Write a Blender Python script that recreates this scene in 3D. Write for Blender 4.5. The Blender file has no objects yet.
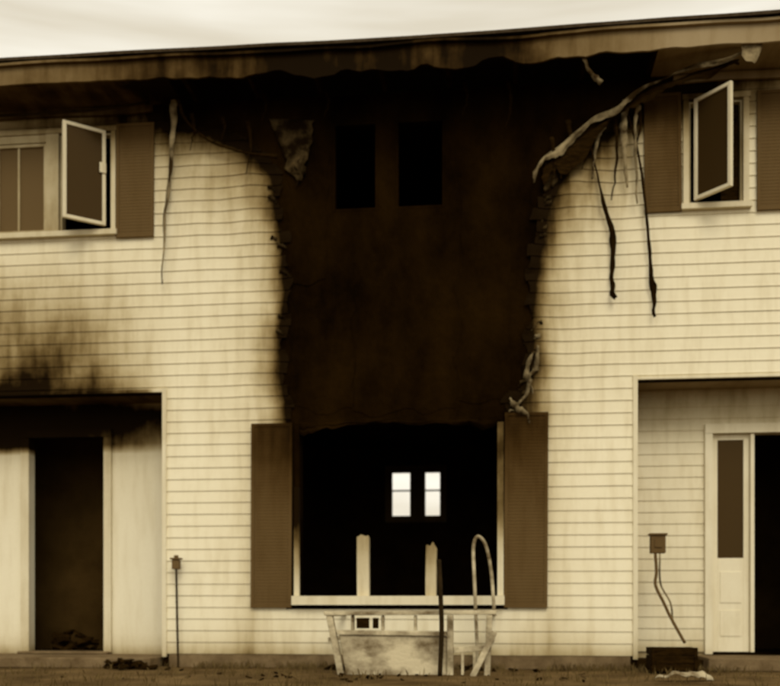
import bpy, bmesh, math, random
from mathutils import Vector, noise, Matrix
random.seed(7)
R = math.radians
sc = bpy.context.scene
COL = sc.collection

# ---------------------------------------------------------------- materials
def newmat(name):
    m = bpy.data.materials.new(name); m.use_nodes = True
    nt = m.node_tree; b = nt.nodes['Principled BSDF']
    b.inputs['Specular Tint'].default_value = (.75, .52, .28, 1)
    return m, nt, b

def noisy(name, c1, c2, scale=8, rough=.8, stretch=(1, 1, 1), bump=.3, bscale=40, spec=.10, lo=.3, hi=.7):
    m, nt, b = newmat(name); N = nt.nodes; L = nt.links
    tc = N.new('ShaderNodeTexCoord'); mp = N.new('ShaderNodeMapping'); mp.inputs['Scale'].default_value = stretch
    L.new(tc.outputs['Object'], mp.inputs[0])
    n = N.new('ShaderNodeTexNoise'); n.inputs['Scale'].default_value = scale; n.inputs['Detail'].default_value = 5
    n.inputs['Roughness'].default_value = .65
    L.new(mp.outputs[0], n.inputs['Vector'])
    r = N.new('ShaderNodeValToRGB'); r.color_ramp.elements[0].position = lo; r.color_ramp.elements[1].position = hi
    r.color_ramp.elements[0].color = (*c1, 1); r.color_ramp.elements[1].color = (*c2, 1)
    L.new(n.outputs['Fac'], r.inputs[0]); L.new(r.outputs[0], b.inputs['Base Color'])
    b.inputs['Roughness'].default_value = rough; b.inputs['Specular IOR Level'].default_value = spec
    n2 = N.new('ShaderNodeTexNoise'); n2.inputs['Scale'].default_value = bscale; n2.inputs['Detail'].default_value = 3
    L.new(mp.outputs[0], n2.inputs['Vector'])
    bp = N.new('ShaderNodeBump'); bp.inputs['Strength'].default_value = bump; bp.inputs['Distance'].default_value = .02
    L.new(n2.outputs['Fac'], bp.inputs['Height']); L.new(bp.outputs[0], b.inputs['Normal'])
    return m

def sooty(name, clean, dirty, rough=.7, streaks=.28, spec=.06):
    """surface whose soot coverage is stored per vertex in attribute 'soot' (multiplicative film)"""
    m, nt, b = newmat(name); N = nt.nodes; L = nt.links
    at = N.new('ShaderNodeAttribute'); at.attribute_name = 'soot'
    tc = N.new('ShaderNodeTexCoord')
    def nz(sx, sy, sz, sca, det=5):
        mp = N.new('ShaderNodeMapping'); mp.inputs['Scale'].default_value = (sx, sy, sz)
        L.new(tc.outputs['Object'], mp.inputs[0])
        n = N.new('ShaderNodeTexNoise'); n.inputs['Scale'].default_value = sca; n.inputs['Detail'].default_value = det
        n.inputs['Roughness'].default_value = .55
        L.new(mp.outputs[0], n.inputs['Vector']); return n.outputs['Fac']
    def mth(op, a, c, clamp=False):
        n = N.new('ShaderNodeMath'); n.operation = op; n.use_clamp = clamp
        for i, v in enumerate((a, c)):
            if isinstance(v, (int, float)): n.inputs[i].default_value = v
            else: L.new(v, n.inputs[i])
        return n.outputs[0]
    cloud = nz(1, 1, 1, 1.8); streak = nz(5, 1, .8, 2.0, 4); fine = nz(1, 1, 1, 30, 2)
    k = mth('ADD', mth('MULTIPLY', cloud, 1.45), mth('MULTIPLY', streak, .45))
    k = mth('ADD', k, .05)
    s = mth('MULTIPLY', at.outputs['Fac'], k)
    d = mth('MULTIPLY', mth('SUBTRACT', streak, .47, True), streaks)
    s = mth('ADD', s, d)
    s = mth('ADD', s, mth('MULTIPLY', mth('SUBTRACT', fine, .5), .05), True)
    mx = N.new('ShaderNodeValToRGB'); e = mx.color_ramp.elements
    mx.color_ramp.interpolation = 'LINEAR'
    e[0].position = 0; e[0].color = (*clean, 1); e[1].position = 1; e[1].color = (*dirty, 1)
    for p in (.12, .25, .38, .5, .62, .75, .88):   # film absorbs blue first -> brown mid tones
        el = e.new(p); el.color = tuple([dd+(c-dd)*math.exp(-kk*p*p*.55-kk*p*.45)*(1-p**4) for c, dd, kk in zip(clean, dirty, (2.6, 3.1, 4.2))]+[1])
    L.new(s, mx.inputs[0]); L.new(mx.outputs[0], b.inputs['Base Color'])
    b.inputs['Roughness'].default_value = rough; b.inputs['Specular IOR Level'].default_value = spec
    return m

M_SIDE = sooty('sooty_vinyl_siding', (.83, .765, .565), (.008, .0038, .0006), streaks=.36)
M_TRIM = sooty('sooty_white_trim', (.83, .77, .58), (.008, .0038, .0006), .6)
M_FASC = sooty('sooty_fascia', (.38, .30, .18), (.007, .0034, .0006))
M_SHUT = sooty('sooty_brown_shutter', (.130, .083, .034), (.008, .004, .0008), .7, .3)
M_CHAR = noisy('charred_sheathing', (.0035, .0015, .0003), (.020, .0094, .0015), 1.3, .95, (1, 1, .6), .7, 22, .02, .38, .78)
M_CHARW = noisy('charred_wood', (.006, .003, .0006), (.028, .014, .003), 12, .9, (1, 1, 4), .6, 30, .03)
M_ROOM = noisy('smoke_blackened_wall', (.012, .006, .001), (.035, .018, .004), 2, .9, spec=.03)
M_HALL = noisy('smoked_hall_wall', (.03, .016, .004), (.08, .046, .013), 1.5, .9, spec=.05)
M_BROWN = noisy('brown_paint', (.085, .050, .018), (.15, .096, .040), 3, .7, (1, 1, .4), .15)
M_CON = noisy('concrete', (.10, .065, .03), (.22, .155, .08), 5, .9)
M_DIRT = noisy('trampled_soil', (.04, .022, .006), (.17, .11, .045), 1.7, .95, (1, 1, 1), .9, 12)
M_GRASS = noisy('dead_grass', (.05, .03, .009), (.16, .11, .042), 3, .9)
M_ROOF = noisy('asphalt_shingles', (.03, .02, .01), (.07, .05, .03), 20, .95)
M_PALE = noisy('scorched_vinyl', (.03, .017, .005), (.36, .285, .155), 4, .7, (1, 1, 1), .2, 20, lo=.42, hi=.70)
M_BIN = noisy('weathered_white_panel', (.12, .082, .038), (.60, .52, .34), 3, .7, (1, 1, 1.5), .3, 20, lo=.35, hi=.62)
M_MELT = noisy('melted_vinyl', (.008, .004, .001), (.11, .074, .030), 5, .8, (1, 1, 1), .4, 25, lo=.44, hi=.74, spec=.05)
M_BLK = noisy('black_metal', (.01, .006, .002), (.03, .018, .006), 10, .5)
M_PANE, _, _b = newmat('window_pane_with_blind')
_b.inputs['Base Color'].default_value = (.12, .078, .032, 1); _b.inputs['Roughness'].default_value = .5; _b.inputs['Specular IOR Level'].default_value = .15
M_GLASS, nt_, _b = newmat('dark_glass')
_b.inputs['Base Color'].default_value = (.04, .023, .007, 1); _b.inputs['Roughness'].default_value = .15
_b.inputs['Specular IOR Level'].default_value = .25; _b.inputs['Specular Tint'].default_value = (.8, .55, .28, 1)

# ---------------------------------------------------------------- helpers
def empty(name, loc=(0, 0, 0)):
    o = bpy.data.objects.new(name, None); o.location = loc; COL.objects.link(o); return o

def mkobj(name, bm, mat, parent=None, bevel=0, smooth=False, soot=None):
    bmesh.ops.recalc_face_normals(bm, faces=bm.faces[:]) if bevel != -1 else None
    me = bpy.data.meshes.new(name); bm.to_mesh(me); bm.free()
    me.materials.append(mat)
    if soot:
        at = me.attributes.new('soot', 'FLOAT', 'POINT')
        at.data.foreach_set('value', [soot(v.co) for v in me.vertices])
    o = bpy.data.objects.new(name, me); COL.objects.link(o)
    if smooth:
        for p in me.polygons: p.use_smooth = True
    if parent: o.parent = parent
    if bevel > 0:
        b = o.modifiers.new('bev', 'BEVEL'); b.width = bevel; b.segments = 2; b.limit_method = 'ANGLE'
    return o

def box(bm, x0, x1, y0, y1, z0, z1, mtx=None):
    vs = [bm.verts.new(Vector(p)) for p in ((x0, y0, z0), (x1, y0, z0), (x1, y1, z0), (x0, y1, z0),
                                            (x0, y0, z1), (x1, y0, z1), (x1, y1, z1), (x0, y1, z1))]
    if mtx:
        for v in vs: v.co = mtx @ v.co
    for f in ((0, 3, 2, 1), (4, 5, 6, 7), (0, 1, 5, 4), (1, 2, 6, 5), (2, 3, 7, 6), (3, 0, 4, 7)):
        bm.faces.new([vs[i] for i in f])

def prism(bm, quad, y0, y1):
    a = [bm.verts.new((x, y0, z)) for x, z in quad]; b = [bm.verts.new((x, y1, z)) for x, z in quad]
    bm.faces.new(a); bm.faces.new(b[::-1])
    for k in range(4): bm.faces.new((a[k], b[k], b[(k+1) % 4], a[(k+1) % 4]))

def frame(bm, x0, x1, z0, z1, y0, y1, w, wb=None, mtx=None):
    wb = w if wb is None else wb
    box(bm, x0, x0+w, y0, y1, z0, z1, mtx); box(bm, x1-w, x1, y0, y1, z0, z1, mtx)
    box(bm, x0+w, x1-w, y0, y1, z1-w, z1, mtx); box(bm, x0+w, x1-w, y0, y1, z0, z0+wb, mtx)

def densebox(bm, x0, x1, y0, y1, z0, z1, st=.08, mtx=None):
    if x1-x0 > z1-z0:
        n = max(1, int((x1-x0)/st)); f = lambda i: [(x0+(x1-x0)*i/n, y, z) for y, z in ((y0, z0), (y0, z1), (y1, z1), (y1, z0))]
    else:
        n = max(1, int((z1-z0)/st)); f = lambda i: [(x, y, z0+(z1-z0)*i/n) for x, y in ((x0, y0), (x1, y0), (x1, y1), (x0, y1))]
    rows = [[bm.verts.new(mtx @ Vector(p) if mtx else p) for p in f(i)] for i in range(n+1)]
    for a, b in zip(rows, rows[1:]):
        for k in range(4): bm.faces.new((a[k], b[k], b[(k+1) % 4], a[(k+1) % 4]))
    bm.faces.new(rows[0]); bm.faces.new(rows[-1][::-1])

def spline(pts, n=8):
    P = [Vector(p) for p in pts]; P = [P[0]*2-P[1]] + P + [P[-1]*2-P[-2]]; out = []
    for i in range(1, len(P)-2):
        for k in range(n):
            t = k/n; a, b, c, d = P[i-1:i+3]
            out.append(.5*((2*b)+(c-a)*t+(2*a-5*b+4*c-d)*t*t+(3*b-a-3*c+d)*t**3))
    out.append(P[-2]); return out

def ribbon(bm, pts, widths, th=.006, wob=.01, twist=0, axis=Vector((1, 0, 0)), seed=0):
    S = spline(pts); n = len(S); rows = []
    for i, p in enumerate(S):
        t = i/(n-1); tg = (S[min(i+1, n-1)]-S[max(i-1, 0)]).normalized()
        f = t*(len(widths)-1); j = min(int(f), len(widths)-2); w = widths[j]+(widths[j+1]-widths[j])*(f-j)
        side = axis-tg*axis.dot(tg)
        if side.length < .1: side = Vector((0, 1, 0))
        side.normalize(); side = Matrix.Rotation(twist*t+.5*noise.noise(Vector((seed, t*3, 0))), 3, tg) @ side
        nr = tg.cross(side)
        wl = w*(1+.8*noise.noise(Vector((t*14, seed*3.1, 2)))); wr = w*(1+.8*noise.noise(Vector((t*14, seed*3.1, 8))))
        q = p+nr*wob*noise.noise(Vector((t*8, seed, 5)))
        r = [bm.verts.new(q+side*(wl if a < 0 else wr)*a*.5+nr*(b*th*.5+cv*w*.12)) for a, b, cv in
             ((-1, 1, 0), (0, 1, 1), (1, 1, 0), (1, -1, 0), (0, -1, 1), (-1, -1, 0))]
        rows.append(r)
    for a, b in zip(rows, rows[1:]):
        for k in range(6):
            bm.faces.new((a[k], a[(k+1) % 6], b[(k+1) % 6], b[k]))
    bm.faces.new(rows[0][::-1]); bm.faces.new(rows[-1])

def curtain(bm, pts, drops, seed=0, rag=.5, n=14, m=5):
    S = spline(pts, n); N_ = len(S); g = []; L_ = 0
    for i, p in enumerate(S):
        if i: L_ += (p-S[i-1]).length
        t = i/(N_-1); f = t*(len(drops)-1); j = min(int(f), len(drops)-2); d = drops[j]+(drops[j+1]-drops[j])*(f-j)
        d *= max(.1, 1+rag*(1.3*noise.noise(Vector((L_*2.3, seed, 0)))+.6*noise.noise(Vector((L_*6, seed, 5)))+.3*noise.noise(Vector((L_*17, seed, 5)))))
        u = .03*noise.noise(Vector((L_*4, seed, 9)))
        g.append([bm.verts.new(p+Vector((.02*noise.noise(Vector((L_*5, k*.6, seed))), -.012-.04*noise.noise(Vector((L_*3, k*.5, seed+3)))-.02*math.sin(k/m*2.6), u-d*k/m))) for k in range(m+1)])
    for a, b in zip(g, g[1:]):
        for k in range(m): bm.faces.new((a[k], b[k], b[k+1], a[k+1]))

def tube(bm, pts, r, seg=10, n=8):
    S = spline(pts, n); rows = []; up = Vector((.3, .9, .2))
    for i, p in enumerate(S):
        tg = (S[min(i+1, len(S)-1)]-S[max(i-1, 0)]).normalized()
        a = tg.cross(up).normalized(); b = tg.cross(a)
        rows.append([bm.verts.new(p+(a*math.cos(k*2*math.pi/seg)+b*math.sin(k*2*math.pi/seg))*r) for k in range(seg)])
    for a, b in zip(rows, rows[1:]):
        for k in range(seg): bm.faces.new((a[k], a[(k+1) % seg], b[(k+1) % seg], b[k]))
    bm.faces.new(rows[0][::-1]); bm.faces.new(rows[-1])

def wall(bm, X0, X1, Z0, Z1, y0, y1, holes, cut=None):
    xs = {X0, X1, *[min(max(v, X0), X1) for h in holes for v in h[:2]]}
    zs = {Z0, Z1, *[min(max(v, Z0), Z1) for h in holes for v in h[2:]]}
    if cut:
        xs |= {X0+(X1-X0)*i/int((X1-X0)/cut) for i in range(int((X1-X0)/cut))}
        zs |= {Z0+(Z1-Z0)*i/int((Z1-Z0)/cut) for i in range(int((Z1-Z0)/cut))}
    xs = sorted(xs); zs = sorted(zs)
    def solid(i, j):
        if not (0 <= i < len(xs)-1 and 0 <= j < len(zs)-1): return False
        cx = (xs[i]+xs[i+1])/2; cz = (zs[j]+zs[j+1])/2
        return not any(h[0] < cx < h[1] and h[2] < cz < h[3] for h in holes)
    q = lambda *p: bm.faces.new([bm.verts.new(v) for v in p])
    for i in range(len(xs)-1):
        for j in range(len(zs)-1):
            if not solid(i, j): continue
            a, b, c, d = xs[i], xs[i+1], zs[j], zs[j+1]
            q((a, y0, c), (b, y0, c), (b, y0, d), (a, y0, d)); q((a, y1, c), (a, y1, d), (b, y1, d), (b, y1, c))
            if not solid(i-1, j): q((a, y0, c), (a, y0, d), (a, y1, d), (a, y1, c))
            if not solid(i+1, j): q((b, y0, c), (b, y1, c), (b, y1, d), (b, y0, d))
            if not solid(i, j-1): q((a, y0, c), (a, y1, c), (b, y1, c), (b, y0, c))
            if not solid(i, j+1): q((a, y0, d), (b, y0, d), (b, y1, d), (a, y1, d))
    bmesh.ops.remove_doubles(bm, verts=bm.verts[:], dist=.0005)

def lerp_tab(tab, z):
    if z <= tab[0][0]: return tab[0][1]
    for (a, va), (b, vb) in zip(tab, tab[1:]):
        if z <= b: return va+(vb-va)*(z-a)/(b-a)
    return tab[-1][1]
def sm(a, b, x):
    t = max(0, min(1, (x-a)/(b-a))); return t*t*(3-2*t)

# ---------------------------------------------------------------- layout (metres; facade plane y=0)
XL = [(2.30, -.92), (2.6, -.97), (3.1, -1.00), (3.6, -.96), (4.2, -1.02), (4.7, -1.06), (4.95, -1.18), (5.12, -1.5), (5.25, -2.0)]
XR = [(2.30, 1.04), (2.42, 1.10), (2.6, 1.16), (2.8, 1.25), (3.1, 1.28), (3.5, 1.29), (4.0, 1.35), (4.4, 1.40), (4.65, 1.50), (4.85, 1.72), (5.05, 2.05), (5.2, 2.3)]
BIGWIN = (-.863, 1.004, .69, 2.345)
UPW = [(-.554, -.114, 4.33, 5.18), (.047, .519, 4.33, 5.18)]
LW = [(-3.90, -3.38, 4.24, 5.16), (-3.25, -2.72, 4.24, 5.2)]
RW = [(2.74, 3.22, 4.25, 5.2)]
FARW = [(-6.9, -5.9, 4.24, 5.2), (5.6, 6.6, 4.24, 5.2)]
PL = (-5.2, -2.21, -.01, 2.66); PR = (2.283, 5.2, -.01, 2.67)
WTOP = 5.43
HOLES = [BIGWIN]+UPW+LW+RW+FARW+[PL, PR]

def soot_f(co):
    x, z = co.x, co.z
    s = .015
    cen = math.exp(-(abs(x-.15)/2.5)**2)
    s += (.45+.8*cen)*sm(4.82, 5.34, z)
    s += .34*sm(3.9, 5.1, z)*math.exp(-(abs(x)/2.8)**4)
    if z > 2.2:
        k = .65+1.5*abs(noise.noise(Vector((x*1.2, z*1.1, 11))))+.7*noise.noise(Vector((0, z*2.2, 17)))
        k = max(.35, k)
        if x < 0:
            d = max(0, lerp_tab(XL, z)-x); s += 1.1*math.exp(-(d/(.13*k))**1.2)+(.28+.14*sm(4, 4.8, z))*math.exp(-d/.42)
        else:
            d = max(0, x-lerp_tab(XR, z)); s += 1.1*math.exp(-(d/(.16*k))**1.2)+(.28+.40*sm(3.7, 4.9, z))*math.exp(-d/.48)
        if x < -2.0: s += (.95*math.exp(-((max(0, z-2.66))/.50)**1.2)+.03)*sm(-2.0, -3.4, x)**.8*(1-sm(3.7, 4.4, z))
        s += .27*math.exp(-(abs(z-3.3)/.55)**2)*sm(-1.8, -3.6, x)
    else:
        dd = min(abs(x+1.34), abs(x-1.48)); s += .20*math.exp(-dd/.14)
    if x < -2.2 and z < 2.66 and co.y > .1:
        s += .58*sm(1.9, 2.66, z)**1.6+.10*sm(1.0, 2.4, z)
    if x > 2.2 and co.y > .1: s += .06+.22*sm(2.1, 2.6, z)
    s += .45*math.exp(-max(0, z-.1)/.10)
    return min(1.3, s)

H = empty('burned_townhouse')

bm = bmesh.new(); wall(bm, -8, 8, 0, WTOP, 0, .14, HOLES); mkobj('sheathing_wall', bm, M_CHAR, H)
bm = bmesh.new()
for x0, x1, z0, z1 in ((-.95, -.35, 2.45, 3.6), (-.33, .62, 2.42, 4.1), (.65, 1.12, 2.5, 4.6), (-.98, -.6, 3.65, 4.9)):
    n = 12; g = []
    for i in range(n+1):
        g.append([])
        for j in range(n+1):
            x = x0+(x1-x0)*i/n; z = z0+(z1-z0)*j/n
            e = .05 if i in (0, n) or j in (0, n) else 0
            g[-1].append(bm.verts.new((x+e*noise.noise(Vector((z*6, x, 1)))*1.2, -.004-.010*abs(noise.noise(Vector((x*2, z*2, 5)))), z+e*noise.noise(Vector((x*6, z, 2)))*2)))
    for i in range(n):
        for j in range(n): bm.faces.new((g[i][j], g[i+1][j], g[i+1][j+1], g[i][j+1]))
mkobj('burned_sheathing_layer', bm, M_CHAR, H)

# --- lap siding
P = .112
def siding(name, X0, X1, Z0, Z1, holes, yoff, burn):
    bm = bmesh.new(); n = int((Z1-Z0)/P)+1
    for k in range(n):
        z0 = Z0+k*P; z1 = min(z0+P, Z1)
        if z1-z0 < .01: continue
        jl = random.gauss(0, .02); jr = random.gauss(0, .025)
        br = sorted({z0, z1, *([z0+P*q/5 for q in range(1, 5)] if burn and 2.2 < z0 < 5.3 else []), *[h for q in holes for h in q[2:] if z0 < h < z1]})
        br = [b for b in br if b <= z1]
        for za, zb in zip(br, br[1:]):
            zm = (za+zb)/2; cuts = [(h[0], h[1]) for h in holes if h[2] < zm < h[3]]
            if burn and zm > 2.31:
                cuts.append((lerp_tab(XL, zm)+jl+.09*noise.noise(Vector((zm*5, 1, 0))), lerp_tab(XR, zm)+jr+.10*noise.noise(Vector((zm*5, 7, 0)))))
                if zm > 5.25: cuts.append((-2.2, 2.5))
            cuts.sort(); segs = []; cur = X0
            for a, b in cuts:
                if a > cur: segs.append((cur, a))
                cur = max(cur, b)
            if cur < X1: segs.append((cur, X1))
            for a, b in segs:
                m = max(1, int((b-a)/.04)); prev = None
                for i in range(m+1):
                    x = a+(b-a)*i/m
                    def pt(z, y):
                        dz = dy = 0
                        if burn:
                            dl = abs(x-lerp_tab(XL, zm)) if x < 0 else abs(x-lerp_tab(XR, zm))
                            w = math.exp(-dl/.5)*sm(2.2, 2.7, z)
                            w += .5*math.exp(-(abs(x)/2.6)**6)*sm(3.6, 4.8, z)
                            dz = .026*w*noise.noise(Vector((x*2.6, z*1.1, 1)))+.002*noise.noise(Vector((x*1.3, k*3.3, 0)))
                            dy = -.03*w*abs(noise.noise(Vector((x*4, z*3, 7))))
                            if z > 2.31:
                                e = math.exp(-dl/.06); dy -= .05*e*abs(noise.noise(Vector((z*6, x, 3))))
                        return bm.verts.new((x, yoff+y+dy, z+dz))
                    ya = -.0130+.0080*(za-z0)/P; yb = -.0130+.0080*(zb-z0)/P
                    row = []
                    if za == z0: row.append(pt(za, -.003)); row.append(pt(za, ya)); row.append(pt(za+.003, ya-.001))
                    else: row.append(pt(za, ya))
                    row.append(pt(zb, yb))
                    if prev:
                        for c in range(len(row)-1): bm.faces.new((prev[c], row[c], row[c+1], prev[c+1]))
                    prev = row
    return mkobj(name, bm, M_SIDE, H, -1, False, soot_f)
siding('lap_siding', -8, 8, .13, WTOP, [(-1.0, 1.1, .56, 2.36)]+[(a, b, c, d) for a, b, c, d in UPW+LW+RW+FARW]+[PL, PR], 0, True)
DL = (-3.80, -3.0, .0, 2.32); DR = (3.05, 3.95, .0, 2.24)
siding('porch_lap_siding', PR[0], PR[1], .15, PR[3], [(2.98, 4.02, 0, 2.33)], .5, False)

# --- porch recess walls
bm = bmesh.new(); wall(bm, PL[0], PL[1], 0, 2.66, .5, .6, [DL], .1); mkobj('porch_back_wall', bm, M_TRIM, H, 0, False, soot_f)
bm = bmesh.new(); wall(bm, PR[0], PR[1], 0, 2.67, .505, .6, [DR]); mkobj('porch_back_wall', bm, M_TRIM, H, 0, False, soot_f)
bm = bmesh.new()
for p in (PL, PR):
    box(bm, p[0]-.1, p[0], .14, .6, 0, 2.8); box(bm, p[1], p[1]+.1, .14, .6, 0, 2.8)
    box(bm, p[0], p[1], .005, .6, p[3]+.001, p[3]+.06)
mkobj('porch_soffit_and_cheeks', bm, M_FASC, H, 0, False, lambda c: .6 if c.x < 0 else .2)
bm = bmesh.new()
densebox(bm, PL[1]-.001, PL[1]+.04, -.03, .01, .1, PL[3]+.03); densebox(bm, PL[0], PL[1]-.001, -.026, .01, PL[3]-.002, PL[3]+.025)
densebox(bm, PR[0]-.04, PR[0]+.001, -.03, .01, .1, PR[3]+.03); densebox(bm, PR[0]+.001, PR[1], -.026, .01, PR[3]-.002, PR[3]+.02)
mkobj('porch_trim', bm, M_TRIM, H, 0, False, lambda c: soot_f(c)*.6+(.4 if c.x < -2.3 and c.z > 2.6 else .08))

# --- door casings
bm = bmesh.new()
densebox(bm, -3.89, -3.80, .465, .497, .11, 2.32); densebox(bm, -3.0, -2.92, .465, .497, .11, 2.32); densebox(bm, -3.89, -2.92, .460, .497, 2.322, 2.40)
densebox(bm, 2.98, 3.05, .45, .503, .13, 2.24); densebox(bm, 3.95, 4.02, .45, .503, .13, 2.24); densebox(bm, 2.98, 4.02, .446, .503, 2.242, 2.33)
densebox(bm, 3.405, 3.44, .47, .56, .15, 2.238)
mkobj('door_casing', bm, M_TRIM, H, 0, False, lambda c: soot_f(c)*(.75 if c.x < 0 else .4)+(.12 if c.x < 0 else .05))
bm = bmesh.new()
frame(bm, 3.052, 3.403, .15, 2.238, .51, .55, .055, .9)
box(bm, 3.13, 3.325, .503, .509, .30, .55); box(bm, 3.13, 3.325, .503, .509, .62, .92)
mkobj('sidelight', bm, M_TRIM, H, .004, False, lambda c: .08)
bm = bmesh.new(); box(bm, 3.107, 3.348, .525, .535, 1.05, 2.183); mkobj('sidelight_glass', bm, M_GLASS, H)
bm = bmesh.new(); mt = Matrix.Translation((3.94, .6, 0)) @ Matrix.Rotation(R(-100), 4, 'Z')
frame(bm, -.49, 0, .16, 2.2, 0, .04, .09, .5, mt); box(bm, -.40, -.09, .015, .025, .66, 2.11, mt)
mkobj('entry_door', bm, M_HALL, H, .004)

# --- window casings
def casing(x0, x1, z0, z1, sill=True, name='window_casing', s=None, y=-.04, w=.06):
    bm = bmesh.new()
    densebox(bm, x0-w, x0, y, .02, z0, z1); densebox(bm, x1, x1+w, y, .02, z0, z1)
    densebox(bm, x0-w-.01, x1+w+.01, y-.006, .02, z1+.001, z1+w)
    if sill: densebox(bm, x0-w-.02, x1+w+.02, y-.03, .02, z0-.05, z0-.001)
    mkobj(name, bm, M_TRIM, H, 0, False, s or (lambda c: soot_f(c)*.65+.14))
casing(-3.90, -2.72, 4.24, 5.2, w=.045)
casing(2.74, 3.22, 4.25, 5.2, w=.05)
for w in FARW: casing(*w)
bm = bmesh.new(); box(bm, -3.38, -3.25, -.038, .1, 4.24, 5.2); box(bm, -3.90, -3.38, -.03, .1, 5.125, 5.2)
frame(bm, -3.90, -3.38, 4.242, 5.12, -.02, .04, .03); box(bm, -3.68, -3.66, -.012, .03, 4.27, 5.09)
frame(bm, -3.25, -2.72, 4.242, 5.198, 0, .08, .02); frame(bm, 2.74, 3.22, 4.252, 5.198, 0, .08, .02)
mkobj('window_mullion', bm, M_TRIM, H, .003, False, lambda c: .38)
bm = bmesh.new(); box(bm, -3.875, -3.4, .005, .015, 4.26, 5.1)
for w in FARW: box(bm, w[0], w[1], .03, .04, w[2], w[3])
mkobj('window_pane', bm, M_PANE, H)
bm = bmesh.new(); box(bm, 3.04, 3.2, .05, .06, 4.28, 5.17); mkobj('window_screen', bm, M_CHARW, H)

def sash(hx, y, ang, z0, z1, w, sgn):
    mt = Matrix.Translation((hx, y, 0)) @ Matrix.Rotation(ang, 4, 'Z')
    bm = bmesh.new(); a, b = (0, w) if sgn > 0 else (-w, 0)
    frame(bm, a, b, z0, z1, -.018, .018, .034, None, mt)
    if sgn < 0: box(bm, -.065, -.0, -.03, -.019, z0+.5, z0+.60, mt)
    mkobj('casement_sash', bm, M_TRIM, H, .004, False, lambda c: .12)
    bm = bmesh.new(); box(bm, a+.033, b-.033, -.004, .004, z0+.033, z1-.033, mt); mkobj('sash_glass', bm, M_GLASS, H)
sash(-2.77, -.05, math.atan2(.26, .31), 4.27, 5.19, .41, -1)
sash(2.79, -.05, -math.atan2(.30, .25), 4.27, 5.19, .40, 1)

# --- shutters
def shutter(x0, x1, z0, z1, tilt=0, ss=None, name='window_shutter'):
    mt = Matrix.Translation(((x0+x1)/2, 0, z1)) @ Matrix.Rotation(R(tilt), 4, 'Y') @ Matrix.Translation((-(x0+x1)/2, 0, -z1))
    bm = bmesh.new(); y1 = -.020; y0 = -.044; w = .03
    densebox(bm, x0, x0+w, y0, y1, z0, z1, mtx=mt); densebox(bm, x1-w, x1, y0, y1, z0, z1, mtx=mt)
    box(bm, x0+w, x1-w, y0, y1, z1-w, z1, mt); box(bm, x0+w, x1-w, y0, y1, z0, z0+.04, mt)
    densebox(bm, x0+w, x1-w, y1-.016, y1-.002, z0+.04, z1-w, mtx=mt)
    z = z0+.055
    while z < z1-w-.02:
        box(bm, x0+w+.002, x1-w-.002, y1-.0182, y1-.0165, z, z+.016, mt); z += .030
    mkobj(name, bm, M_SHUT, H, 0, False, ss or (lambda c: .05+.35*sm(4.9, 5.3, c.z)))
shutter(-2.665, -2.289, 4.16, 5.26, .3); shutter(2.337, 2.668, 4.19, 5.27, -.5, lambda c: .22+.35*sm(4.7, 5.3, c.z)); shutter(3.34, 3.70, 4.17, 5.25)
low = lambda c: .12+.70*sm(1.3, 2.35, c.z)*(.5+.5*math.exp(-abs(abs(c.x)-1)/.15))
shutter(-1.330, -.935, .575, 2.33, .2, low); shutter(1.075, 1.474, .575, 2.385, .3, low)
shutter(-4.34, -3.97, 4.16, 5.26)

# --- big window remains
bm = bmesh.new()
densebox(bm, -.93, 1.07, -.09, .12, .60, .685)
densebox(bm, 1.005, 1.062, -.045, .10, .687, 2.30); densebox(bm, -.915, -.865, -.045, .10, .687, 1.72)
mkobj('picture_window_frame', bm, M_TRIM, H, 0, False, lambda c: .12+.75*sm(.9, 1.8, c.z)+(.35*sm(.6, 1.2, c.z) if c.x < -.8 else 0))
def jag(x0, x1, y0, y1, z0, zt, seed):
    bm = bmesh.new(); n = 11; t = []
    for i in range(n):
        u = i/(n-1)*2-1; x = x0+(x1-x0)*i/(n-1); z = zt-.03*abs(u)**3+.05*noise.noise(Vector((u*1.6, seed, 0)))
        t.append([bm.verts.new((x+.014*noise.noise(Vector((q*4, seed, 3))), y, q)) for y, q in ((y0, z0), (y0, z0+(z-z0)*.33), (y0, z0+(z-z0)*.7), (y0, z), (y1, z-.01), (y1, z0))])
    for a, b in zip(t, t[1:]):
        for k in range(6): bm.faces.new((a[k], b[k], b[(k+1) % 6], a[(k+1) % 6]))
    bm.faces.new(t[0]); bm.faces.new(t[-1][::-1]); return bm
mkobj('broken_mullion', jag(-.315, -.20, -.02, .06, .686, 1.26, 2), M_TRIM, H, 0, False, lambda c: .20+.2*sm(.8, 1.3, c.z))
mkobj('broken_mullion', jag(.335, .435, -.02, .06, .686, 1.17, 5), M_TRIM, H, 0, False, lambda c: .26+.25*sm(.8, 1.2, c.z))
bm = bmesh.new(); box(bm, -.915, 1.062, -.03, .10, 2.31, 2.36); box(bm, -.915, -.866, -.03, .1, 1.72, 2.31)
for a, b, c, d in UPW: frame(bm, a, b, c, d, 0, .08, .03)
mkobj('charred_window_frame', bm, M_CHAR, H, .004)
bm = bmesh.new()
curtain(bm, [(-.86, -.02, 2.34), (-.3, -.02, 2.335), (.4, -.02, 2.34), (1.0, -.02, 2.335)], [.12, .05, .03, .04, .12], 4, .9)
mkobj('burned_lining', bm, M_CHAR, H)

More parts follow.
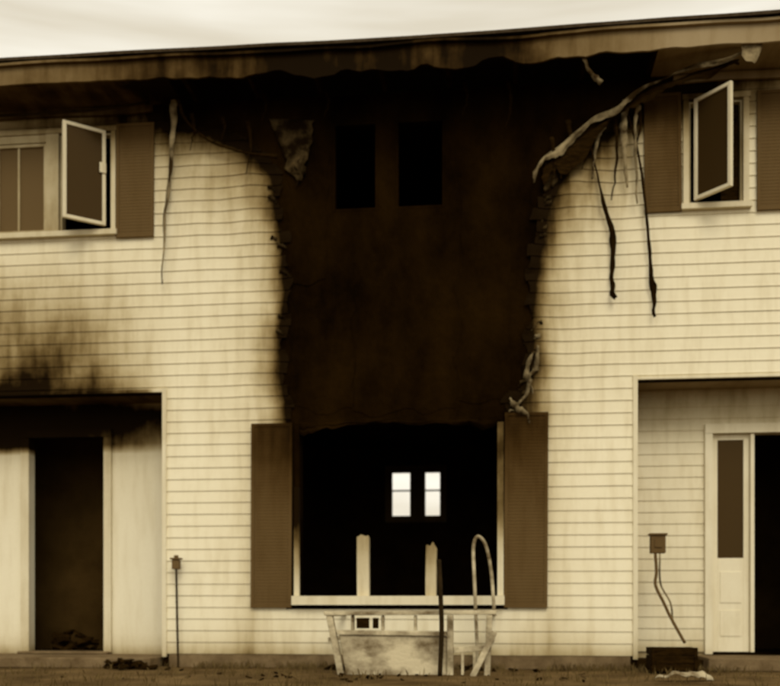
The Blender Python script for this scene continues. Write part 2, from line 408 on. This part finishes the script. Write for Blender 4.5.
# --- interior: dark rooms
bm = bmesh.new()
YB = 4.0; RW_ = (-.44, -.14, 1.77, 2.41); RW2 = (.006, .262, 1.77, 2.41)
wall(bm, -8, 8, 0, 5.4, YB, YB+.15, [RW_, RW2, (-6, -5, 1.2, 2.2), (5, 6, 1.2, 2.2)])
mkobj('rear_wall', bm, M_ROOM, H)
bm = bmesh.new()
for x in (-2.09, 2.15): box(bm, x-.06, x+.06, .141, YB-.002, .02, 5.4)
box(bm, -7.9, 7.9, .141, YB-.002, 2.72, 2.86)
box(bm, -7.9, 7.9, .141, YB-.002, .02, .09)
box(bm, -8.0, -7.86, .141, YB-.002, 0, 5.42); box(bm, 7.86, 8.0, .141, YB-.002, 0, 5.42)
box(bm, -7.85, 7.85, .141, YB-.002, 5.41, 5.425)
mkobj('room_partitions', bm, M_ROOM, H)
bm = bmesh.new(); box(bm, -4.6, -2.2, 1.5, 1.6, .1, 2.7); box(bm, 2.3, 5.2, 2.4, 2.5, .1, 2.7); mkobj('hall_wall', bm, M_HALL, H)
bm = bmesh.new()
frame(bm, -.50, .32, 1.71, 2.47, YB-.03, YB-.002, .058); box(bm, -.138, .004, YB-.032, YB-.002, 1.77, 2.41)
for a, b, c, d in (RW_, RW2):
    frame(bm, a, b, c, d, YB+.02, YB+.06, .03); box(bm, a+.03, b-.03, YB+.03, YB+.05, 2.13, 2.15)
mkobj('rear_window_frame', bm, M_BROWN, H)

# --- eave
def eave_s(c):
    return min(1.2, .14+.95*math.exp(-((c.x+.15)/1.9)**2)+.30*sm(-.3, -2.8, c.x)+.25*noise.noise(Vector((c.x*1.3, 0, 4)))-.10*sm(2, 3.4, c.x))
def longbox(bm, x0, x1, *r, step=.12, wob=0, seed=0, rg=0):
    n = int((x1-x0)/step); rows = []
    y0, y1, z0, z1 = r
    for i in range(n+1):
        x = x0+(x1-x0)*i/n; hot = math.exp(-((x-.2)/2.0)**2)
        dz = wob*noise.noise(Vector((x*1.3, seed, 0)))+wob*.4*hot*noise.noise(Vector((x*3, seed, 3)))-.035*hot; dy = wob*noise.noise(Vector((x*1.1, seed, 9)))
        rag = rg*hot*(noise.noise(Vector((x*2.5, 1, 6)))+.4*noise.noise(Vector((x*7, 1, 6)))-.3)
        rows.append([bm.verts.new((x, y+dy, z+dz+(rag if z == z0 else 0))) for y, z in ((y0, z0), (y0, z1), (y1, z1), (y1, z0))])
    for a, b in zip(rows, rows[1:]):
        for k in range(4): bm.faces.new((a[k], b[k], b[(k+1) % 4], a[(k+1) % 4]))
    bm.faces.new(rows[0]); bm.faces.new(rows[-1][::-1])
bm = bmesh.new()
longbox(bm, -8.2, 8.2, -.52, -.495, 5.44, 5.60, wob=.02, seed=1, step=.06, rg=.12)
longbox(bm, -8.2, 8.2, -.56, -.47, 5.602, 5.625, wob=.02, seed=1)
mkobj('eave_fascia', bm, M_FASC, H, 0, False, eave_s)
bm = bmesh.new()
longbox(bm, -8.2, -2.0, -.494, -.03, 5.44, 5.452, wob=.008, seed=3); longbox(bm, 2.4, 8.2, -.494, -.03, 5.44, 5.452, wob=.012, seed=4)
longbox(bm, -8.2, -2.3, -.06, -.03, 5.36, 5.43, wob=.02, seed=8); longbox(bm, 2.6, 8.2, -.06, -.03, 5.36, 5.43, wob=.02, seed=9)
mkobj('eave_soffit', bm, M_FASC, H, 0, False, lambda c: min(1.2, eave_s(c)+.2))
bm = bmesh.new()
for i in range(28): x = -8+i*.61; box(bm, x, x+.04, -.49, .1, 5.455, 5.56)
mkobj('rafter_tails', bm, M_CHARW, H, .003)
bm = bmesh.new()
def slab(p):
    vs = [bm.verts.new(q) for q in p]+[bm.verts.new((q[0], q[1], q[2]+.03)) for q in p]
    for f in ((3, 2, 1, 0), (4, 5, 6, 7), (0, 1, 5, 4), (1, 2, 6, 5), (2, 3, 7, 6), (3, 0, 4, 7)): bm.faces.new([vs[i] for i in f])
# front slope sags a little over the burned bay
rows = []
for i in range(69):
    x = -8.3+16.6*i/68; sg = -.03*math.exp(-((x-.2)/2.0)**2)+.006*noise.noise(Vector((x*1.5, 3, 1)))
    rows.append([bm.verts.new(p) for p in ((x, -.58, 5.634+sg), (x, -.58, 5.662+sg), (x, 2.07, 6.33), (x, 2.07, 6.30))])
for a, b in zip(rows, rows[1:]):
    for k in range(4): bm.faces.new((a[k], b[k], b[(k+1) % 4], a[(k+1) % 4]))
slab([(-8.3, 4.72, 5.632), (-8.3, 2.072, 6.3), (8.3, 2.072, 6.3), (8.3, 4.72, 5.632)])
mkobj('roof', bm, M_ROOF, H)
bm = bmesh.new()
for x in (-8.0, 7.9):
    vs = [bm.verts.new((x+d, y, z)) for d in (0, .1) for y, z in ((0, 5.43), (4.15, 5.43), (2.07, 6.28))]
    bm.faces.new(vs[:3]); bm.faces.new(vs[3:][::-1])
    for a, b in ((0, 1), (1, 2), (2, 0)): bm.faces.new((vs[a], vs[b], vs[b+3], vs[a+3]))
mkobj('gable_end', bm, M_SIDE, H, 0, False, lambda c: .2)

# --- foundation, steps
bm = bmesh.new(); box(bm, -2.15, 2.22, -.008, .1, 0, .128); box(bm, -8, PL[0]-.1, -.008, .1, 0, .128); box(bm, PR[1]+.1, 8, -.008, .1, 0, .128)
mkobj('foundation', bm, M_CON, H, .004)
bm = bmesh.new(); box(bm, -5.1, -2.24, -.28, .497, 0, .10); box(bm, 2.9, 5.1, -.10, .497, 0, .12); box(bm, -3.88, -2.92, .36, .62, .102, .125)
mkobj('porch_step', bm, M_CON, H, .012)

# --- hanging melted pieces
bm = bmesh.new()
curtain(bm, [(3.12, -.40, 5.41), (2.72, -.34, 5.34), (2.36, -.25, 5.25), (1.98, -.16, 5.08), (1.68, -.11, 4.90), (1.44, -.09, 4.72), (1.33, -.08, 4.58)],
       [.02, .04, .03, .05, .07, .09, .11, .08], 1, .9)
curtain(bm, [(3.10, -.46, 5.58), (3.20, -.47, 5.57), (3.27, -.46, 5.57)], [.24, .30, .18], 4, .4)
ribbon(bm, [(1.75, -.5, 5.44), (1.80, -.5, 5.28), (1.91, -.5, 5.16)], [.03, .03, .05], .006, .02, .5, seed=2)
ribbon(bm, [(-2.06, -.10, 5.45), (-2.09, -.09, 5.1), (-2.12, -.08, 4.7), (-2.17, -.08, 4.2), (-2.19, -.08, 3.68)], [.08, .06, .04, .04, .015], .006, .03, .8, seed=3)
ribbon(bm, [(2.16, -.10, 5.2), (2.15, -.10, 4.8), (2.18, -.10, 4.40)], [.07, .05, .02], .006, .03, .8, seed=6)
ribbon(bm, [(1.98, -.08, 5.0), (1.90, -.08, 4.8), (1.87, -.08, 4.50)], [.04, .03, .02], .006, .03, .8, seed=7)
ribbon(bm, [(2.28, -.10, 5.15), (2.25, -.10, 4.9), (2.27, -.10, 4.25)], [.04, .03, .015], .006, .03, .8, seed=16)
mkobj('drooping_soffit_strip', bm, M_PALE, H, 0, True)
bm = bmesh.new()
ribbon(bm, [(-2.02, -.16, 5.42), (-1.93, -.15, 5.20), (-1.69, -.12, 5.00), (-1.36, -.10, 4.89), (-1.06, -.09, 4.84)], [.04, .02, .02, .02, .04], .006, .01, .3, seed=5)
curtain(bm, [(3.1, -.36, 5.37), (2.66, -.28, 5.29), (2.34, -.2, 5.21), (1.96, -.12, 5.03), (1.66, -.08, 4.83), (1.42, -.06, 4.64)],
       [.06, .08, .09, .14, .17, .20], 11, .9)
ribbon(bm, [(1.83, -.08, 4.92), (1.94, -.08, 4.42), (2.05, -.08, 3.95), (2.04, -.08, 3.62), (2.08, -.08, 3.40)], [.015, .02, .07, .04, .09], .008, .04, 1.4, seed=8)
ribbon(bm, [(2.16, -.10, 5.18), (2.30, -.09, 4.6), (2.37, -.08, 3.94), (2.41, -.08, 3.5), (2.43, -.08, 3.22)], [.015, .02, .025, .06, .03], .008, .04, 1.2, seed=9)
ribbon(bm, [(-2.3, -.14, 5.40), (-2.8, -.2, 5.33), (-3.6, -.22, 5.31), (-4.4, -.2, 5.36)], [.02, .03, .03, .02], .006, .02, .2, Vector((0, 0, 1)), seed=12)
for i, (x, z0, z1) in enumerate(((-1.9, 5.3, 4.95), (-1.6, 5.25, 5.02), (-1.35, 5.2, 4.7), (1.65, 5.05, 4.55), (1.80, 5.0, 4.60), (2.06, 5.15, 4.3), (2.27, 5.2, 4.75), (1.5, 4.9, 4.4), (-.6, 5.45, 5.2), (.7, 5.45, 5.15), (1.1, 5.45, 5.0), (-1.2, 5.45, 5.2))):
    ribbon(bm, [(x, -.09, z0), (x+.03, -.1, (z0+z1)/2), (x-.02, -.08, z1)], [.04, .03, .01], .005, .03, 1, seed=20+i)
mkobj('charred_hanging_strip', bm, M_CHARW, H, 0, True)

def flap(pts, seed, mat, name):
    bm = bmesh.new(); A, B, C, D = [Vector(p) for p in pts]; n = 16; g = []
    for i in range(n+1):
        r = []
        for j in range(n+1):
            s, t = i/n, j/n; p = (A*(1-s)+B*s)*(1-t)+(D*(1-s)+C*s)*t
            p.y += -.03*noise.noise(Vector((s*3, t*2, seed)))
            p.x += .05*noise.noise(Vector((s*1, t*6, seed+4)))*(1+t); p.z += .06*noise.noise(Vector((s*7, seed, t)))*t
            r.append(bm.verts.new(p))
        g.append(r)
    for i in range(n):
        for j in range(n): bm.faces.new((g[i][j], g[i+1][j], g[i+1][j+1], g[i][j+1]))
    o = mkobj(name, bm, mat, H, 0, True); m = o.modifiers.new('s', 'SOLIDIFY'); m.thickness = .004
flap([(-1.16, -.03, 5.24), (-.72, -.03, 5.20), (-.80, -.04, 4.75), (-.90, -.04, 4.58)], 1, M_MELT, 'peeled_siding_flap')
flap([(1.42, -.04, 4.74), (1.80, -.03, 4.95), (1.62, -.04, 4.60), (1.44, -.05, 4.42)], 5, M_MELT, 'peeled_siding_flap')

# torn tabs of half-melted siding along both edges of the burn
bm = bmesh.new(); bp_ = bmesh.new(); rnd = random.Random(4)
z = 2.36
while z < 4.7:
    for tab, sg in ((XR, 1), (XL, -1)):
        if rnd.random() < (.45 if sg > 0 else .75): continue
        x = lerp_tab(tab, z)+sg*rnd.uniform(.02, .09); l = rnd.uniform(.03, .08)
        ribbon(bp_ if (sg > 0 and rnd.random() < .2) else bm, [(x+sg*.05, -.020, z), (x, -.028, z-l*.3), (x-sg*rnd.uniform(.01, .05), -.026, z-l)],
               [.04, rnd.uniform(.02, .04), .006], .004, .02, rnd.uniform(-.4, .4), Vector((.6, 0, 1)), seed=z*7)
    z += rnd.uniform(.05, .12)
for pts in ([(1.34, -.04, 2.95), (1.27, -.06, 2.75), (1.30, -.06, 2.62), (1.20, -.05, 2.45), (1.12, -.04, 2.38)], [(1.38, -.04, 3.0), (1.36, -.05, 2.8), (1.30, -.06, 2.70), (1.33, -.05, 2.55)], [(1.12, -.06, 2.52), (1.18, -.08, 2.42), (1.28, -.07, 2.36), (1.30, -.06, 2.28)]):
    ribbon(bp_, pts, [.02, .06, .03, .02], .005, .04, 1.0, seed=len(pts)*3+pts[0][0])
mkobj('torn_siding_edge', bm, M_MELT, H, 0, True)
mkobj('torn_siding_edge', bp_, M_PALE, H, 0, True)

# ---------------------------------------------------------------- small railed stoop under the opening
B = empty('broken_porch_railing')
bm = bmesh.new(); ya, yb = -.92, -.85
prism(bm, [(-.48, .545), (1.00, .555), (.995, .52), (-.465, .51)], ya-.012, yb)
prism(bm, [(-.455, .509), (-.40, .509), (-.30, .0), (-.355, .0)], ya, yb)
prism(bm, [(-.372, .385), (.58, .375), (.58, .335), (-.358, .345)], ya+.004, yb)
for x, w in ((-.24, .025), (.02, .025), (.30, .025)): prism(bm, [(x, .511), (x+w, .511), (x+w, .384), (x, .384)], ya+.01, yb)
prism(bm, [(-.345, .344), (.58, .334), (.58, .0), (-.285, .0)], ya+.025, yb-.01)
prism(bm, [(.582, .515), (.635, .515), (.635, .0), (.582, .0)], ya-.01, yb)
prism(bm, [(.915, .518), (.965, .518), (.945, .0), (.895, .0)], ya-.004, yb)
prism(bm, [(.637, .24), (.90, .26), (.888, .21), (.637, .19)], ya+.02, yb)
for x in (.70, .80): prism(bm, [(x, .20), (x+.025, .20), (x+.025, .0), (x, .0)], ya+.022, yb)
for x in (-.46, .94): box(bm, x, x+.05, yb+.002, -.03, .50, .54); box(bm, x+.01, x+.04, yb+.002, -.03, .28, .32)
mkobj('rails_and_panel', bm, M_BIN, B, .006)
bm = bmesh.new(); box(bm, -.19, -.08, ya-.004, ya+.006, .40, .49); box(bm, -.05, .0, ya-.004, ya+.006, .40, .49)
mkobj('nameplate', bm, M_CHARW, B, .003)
bm = bmesh.new(); mt = Matrix.Translation((.80, -1.0, .0)) @ Matrix.Rotation(R(26), 4, 'Y'); box(bm, -.025, .025, -.02, .02, 0, .42, mt)
mkobj('loose_brace', bm, M_BIN, B, .005)
def chunks(bm, n, cx, cy, z, rx, ry, h, s0, s1, rnd):
    for _ in range(n):
        u, v = rnd.gauss(0, .45), rnd.gauss(0, .45)
        hz = h*max(0, 1-u*u-v*v)*rnd.random()
        m = Matrix.Translation((cx+u*rx, cy+v*ry, z+hz)) @ Matrix.Rotation(rnd.random()*6, 4, 'Z') @ Matrix.Rotation(rnd.uniform(-.6, .6), 4, 'X') @ Matrix.Rotation(rnd.uniform(-.6, .6), 4, 'Y')
        a, b, c = [rnd.uniform(s0, s1) for _ in range(3)]; c *= .35; a *= 1.6
        k = len(bm.verts); box(bm, -a, a, -b, b, -c, c, m); bm.verts.ensure_lookup_table()
        for vv in bm.verts[k:]: vv.co += Vector([rnd.uniform(-.2, .2)*b for _ in range(3)])
T = empty('bent_metal_pipe')
bm = bmesh.new(); tube(bm, [(.83, -.3, .05), (.80, -.3, .8), (.79, -.3, 1.12), (.83, -.3, 1.22), (.90, -.3, 1.14), (.95, -.3, .9), (.98, -.3, .5)], .016)
mkobj('pipe', bm, M_BIN, T, 0, True)
bm = bmesh.new(); tube(bm, [(.53, -1.05, .0), (.545, -1.05, .4), (.535, -1.05, .7), (.52, -1.03, .98)], .02)
mkobj('black_pole', bm, M_BLK, T, 0, True)

G = empty('garden_stake_light')
bm = bmesh.new(); tube(bm, [(-2.02, -.12, 0), (-2.03, -.12, .4), (-2.04, -.12, .95)], .010)
mkobj('stake', bm, M_BLK, G, 0, True)
bm = bmesh.new(); box(bm, -2.075, -2.005, -.155, -.085, .94, 1.03); box(bm, -2.09, -1.99, -.17, -.07, 1.032, 1.05); box(bm, -2.06, -2.02, -.14, -.10, 1.052, 1.075)
mkobj('lamp_head', bm, M_BROWN, G, .008)

G = empty('utility_meter')
bm = bmesh.new(); box(bm, 2.39, 2.52, -.12, -.02, 1.07, 1.23); box(bm, 2.42, 2.49, -.13, -.121, 1.12, 1.20); box(bm, 2.375, 2.535, -.135, -.02, 1.232, 1.25)
mkobj('meter_box', bm, M_BROWN, G, .006)
bm = bmesh.new(); tube(bm, [(2.43, -.10, 1.07), (2.44, -.10, .9), (2.43, -.11, .78), (2.50, -.13, .62), (2.56, -.16, .48), (2.67, -.22, .26)], .014)
mkobj('pipe', bm, M_BROWN, G, 0, True)
bm = bmesh.new(); tube(bm, [(2.47, -.10, 1.07), (2.475, -.10, .8), (2.56, -.12, .62), (2.58, -.13, .45)], .008)
mkobj('cable', bm, M_PALE, G, 0, True)
G = empty('wooden_crate')
bm = bmesh.new()
for z in (.02, .09, .16): box(bm, 2.34, 2.74, -.45, -.43, z, z+.062); box(bm, 2.34, 2.74, -.17, -.15, z, z+.062); box(bm, 2.34, 2.36, -.429, -.171, z, z+.062); box(bm, 2.72, 2.74, -.429, -.171, z, z+.062)
box(bm, 2.36, 2.72, -.429, -.171, .012, .03)
for x in (2.345, 2.71): box(bm, x, x+.025, -.465, -.451, .01, .23)
mkobj('crate_slats', bm, M_CHARW, G, .003)
bm = bmesh.new(); ribbon(bm, [(2.25, -1.3, .02), (2.4, -1.35, .06), (2.6, -1.3, .05), (2.70, -1.25, .01)], [.06, .10, .08, .04], .006, .02, .8, Vector((0, 1, 0)), 3)
mkobj('fallen_siding_strip', bm, M_BIN, None, 0, True)
rnd = random.Random(9)
bm = bmesh.new()
chunks(bm, 30, -2.45, -.38, .01, .35, .12, .08, .012, .045, rnd); chunks(bm, 40, 0.2, -.30, .01, 1.2, .2, .05, .01, .04, rnd)
chunks(bm, 40, -.2, -1.2, .005, 2.5, .7, .01, .006, .02, rnd)
chunks(bm, 22, -3.5, .85, .12, .3, .22, .28, .02, .07, rnd)
mkobj('charred_rubble', bm, M_CHARW)

# ---------------------------------------------------------------- ground + grass
bm = bmesh.new()
n = 60
def gx(i): t = i/n*2-1; return 400*math.copysign(abs(t)**4, t)+4*t
g = [[bm.verts.new((gx(i), gx(j)-2, .02*noise.noise(Vector((gx(i)*.8, gx(j)*.8, 0))) if abs(gx(j)) < 9 else 0)) for j in range(n+1)] for i in range(n+1)]
for i in range(n):
    for j in range(n): bm.faces.new((g[i][j], g[i+1][j], g[i+1][j+1], g[i][j+1]))
mkobj('ground', bm, M_DIRT, None, 0, True)
bm = bmesh.new(); rnd = random.Random(1)
for _ in range(12000):
    x = rnd.uniform(-6, 6); y = rnd.uniform(-4.0, -.03) if rnd.random() < .6 else -.03-abs(rnd.gauss(0, .12))
    if noise.noise(Vector((x*1.2, y*2, 3))) < -.08: continue
    if x < -2.2 and y > -.3: continue
    if x > 2.85 and y > -.12: continue
    h = rnd.uniform(.02, .085); a = rnd.random()*6.28; w = .004; dx, dy = math.cos(a)*w, math.sin(a)*w; lx, ly = rnd.uniform(-.03, .03), rnd.uniform(-.03, .03)
    v = [bm.verts.new(p) for p in ((x-dx, y-dy, -.01), (x+dx, y+dy, -.01), (x+lx*.4+dx*.6, y+ly*.4+dy*.6, h*.6), (x+lx, y+ly, h))]
    bm.faces.new((v[0], v[1], v[2])); bm.faces.new((v[0], v[2], v[3]))
mkobj('grass', bm, M_GRASS)

# ---------------------------------------------------------------- light: hazy overcast
EL, AZ = R(42), R(14)
sun = bpy.data.lights.new('sun', 'SUN'); sun.energy = 1.25; sun.angle = R(25); sun.color = (1, .93, .78)
so = bpy.data.objects.new('sun', sun); so.rotation_euler = (math.pi/2-EL, 0, AZ); COL.objects.link(so)
w = bpy.data.worlds.new('World'); sc.world = w; w.use_nodes = True; nt = w.node_tree; N = nt.nodes; L = nt.links
bg = N['Background']; sky = N.new('ShaderNodeTexSky'); sky.sky_type = 'NISHITA'; sky.sun_disc = False
sky.sun_elevation = EL; sky.sun_rotation = math.pi-AZ; sky.dust_density = 4; sky.air_density = 1.5
bw = N.new('ShaderNodeRGBToBW'); L.new(sky.outputs[0], bw.inputs[0])
pw = N.new('ShaderNodeMath'); pw.operation = 'POWER'; pw.inputs[1].default_value = .25; L.new(bw.outputs[0], pw.inputs[0])   # haze evens the sky out
ml = N.new('ShaderNodeMath'); ml.operation = 'MULTIPLY'; ml.inputs[1].default_value = 6.6; L.new(pw.outputs[0], ml.inputs[0])
tc = N.new('ShaderNodeTexCoord'); mp = N.new('ShaderNodeMapping'); mp.inputs['Scale'].default_value = (1.2, 1.2, 14); mp.inputs['Rotation'].default_value = (0, R(6), 0)
L.new(tc.outputs['Generated'], mp.inputs[0])
cn = N.new('ShaderNodeTexNoise'); cn.inputs['Scale'].default_value = 2.4; cn.inputs['Detail'].default_value = 4; L.new(mp.outputs[0], cn.inputs['Vector'])
cr = N.new('ShaderNodeValToRGB'); cr.color_ramp.elements[0].position = .35; cr.color_ramp.elements[1].position = .65
cr.color_ramp.elements[0].color = (.78, .71, .565, 1); cr.color_ramp.elements[1].color = (1.0, .95, .82, 1); L.new(cn.outputs['Fac'], cr.inputs[0])
mx = N.new('ShaderNodeMix'); mx.data_type = 'RGBA'; mx.blend_type = 'MULTIPLY'; mx.inputs[0].default_value = 1
L.new(ml.outputs[0], mx.inputs[6]); L.new(cr.outputs[0], mx.inputs[7]); L.new(mx.outputs[2], bg.inputs[0])
bg.inputs[1].default_value = .12

# ---------------------------------------------------------------- camera
cd = bpy.data.cameras.new('camera'); cam = bpy.data.objects.new('camera', cd); COL.objects.link(cam)
cam.location = (1.02, -9.38, .6); cam.rotation_euler = (math.pi/2, 0, math.atan(.109))
cd.sensor_width = 36; cd.lens = 46.15; cd.shift_y = .336; cd.clip_end = 2000
cd.dof.use_dof = True; cd.dof.focus_distance = 4.7; cd.dof.aperture_fstop = 2.1
sc.camera = cam
sc.view_settings.view_transform = 'Standard'; sc.view_settings.look = 'None'; sc.view_settings.exposure = 0
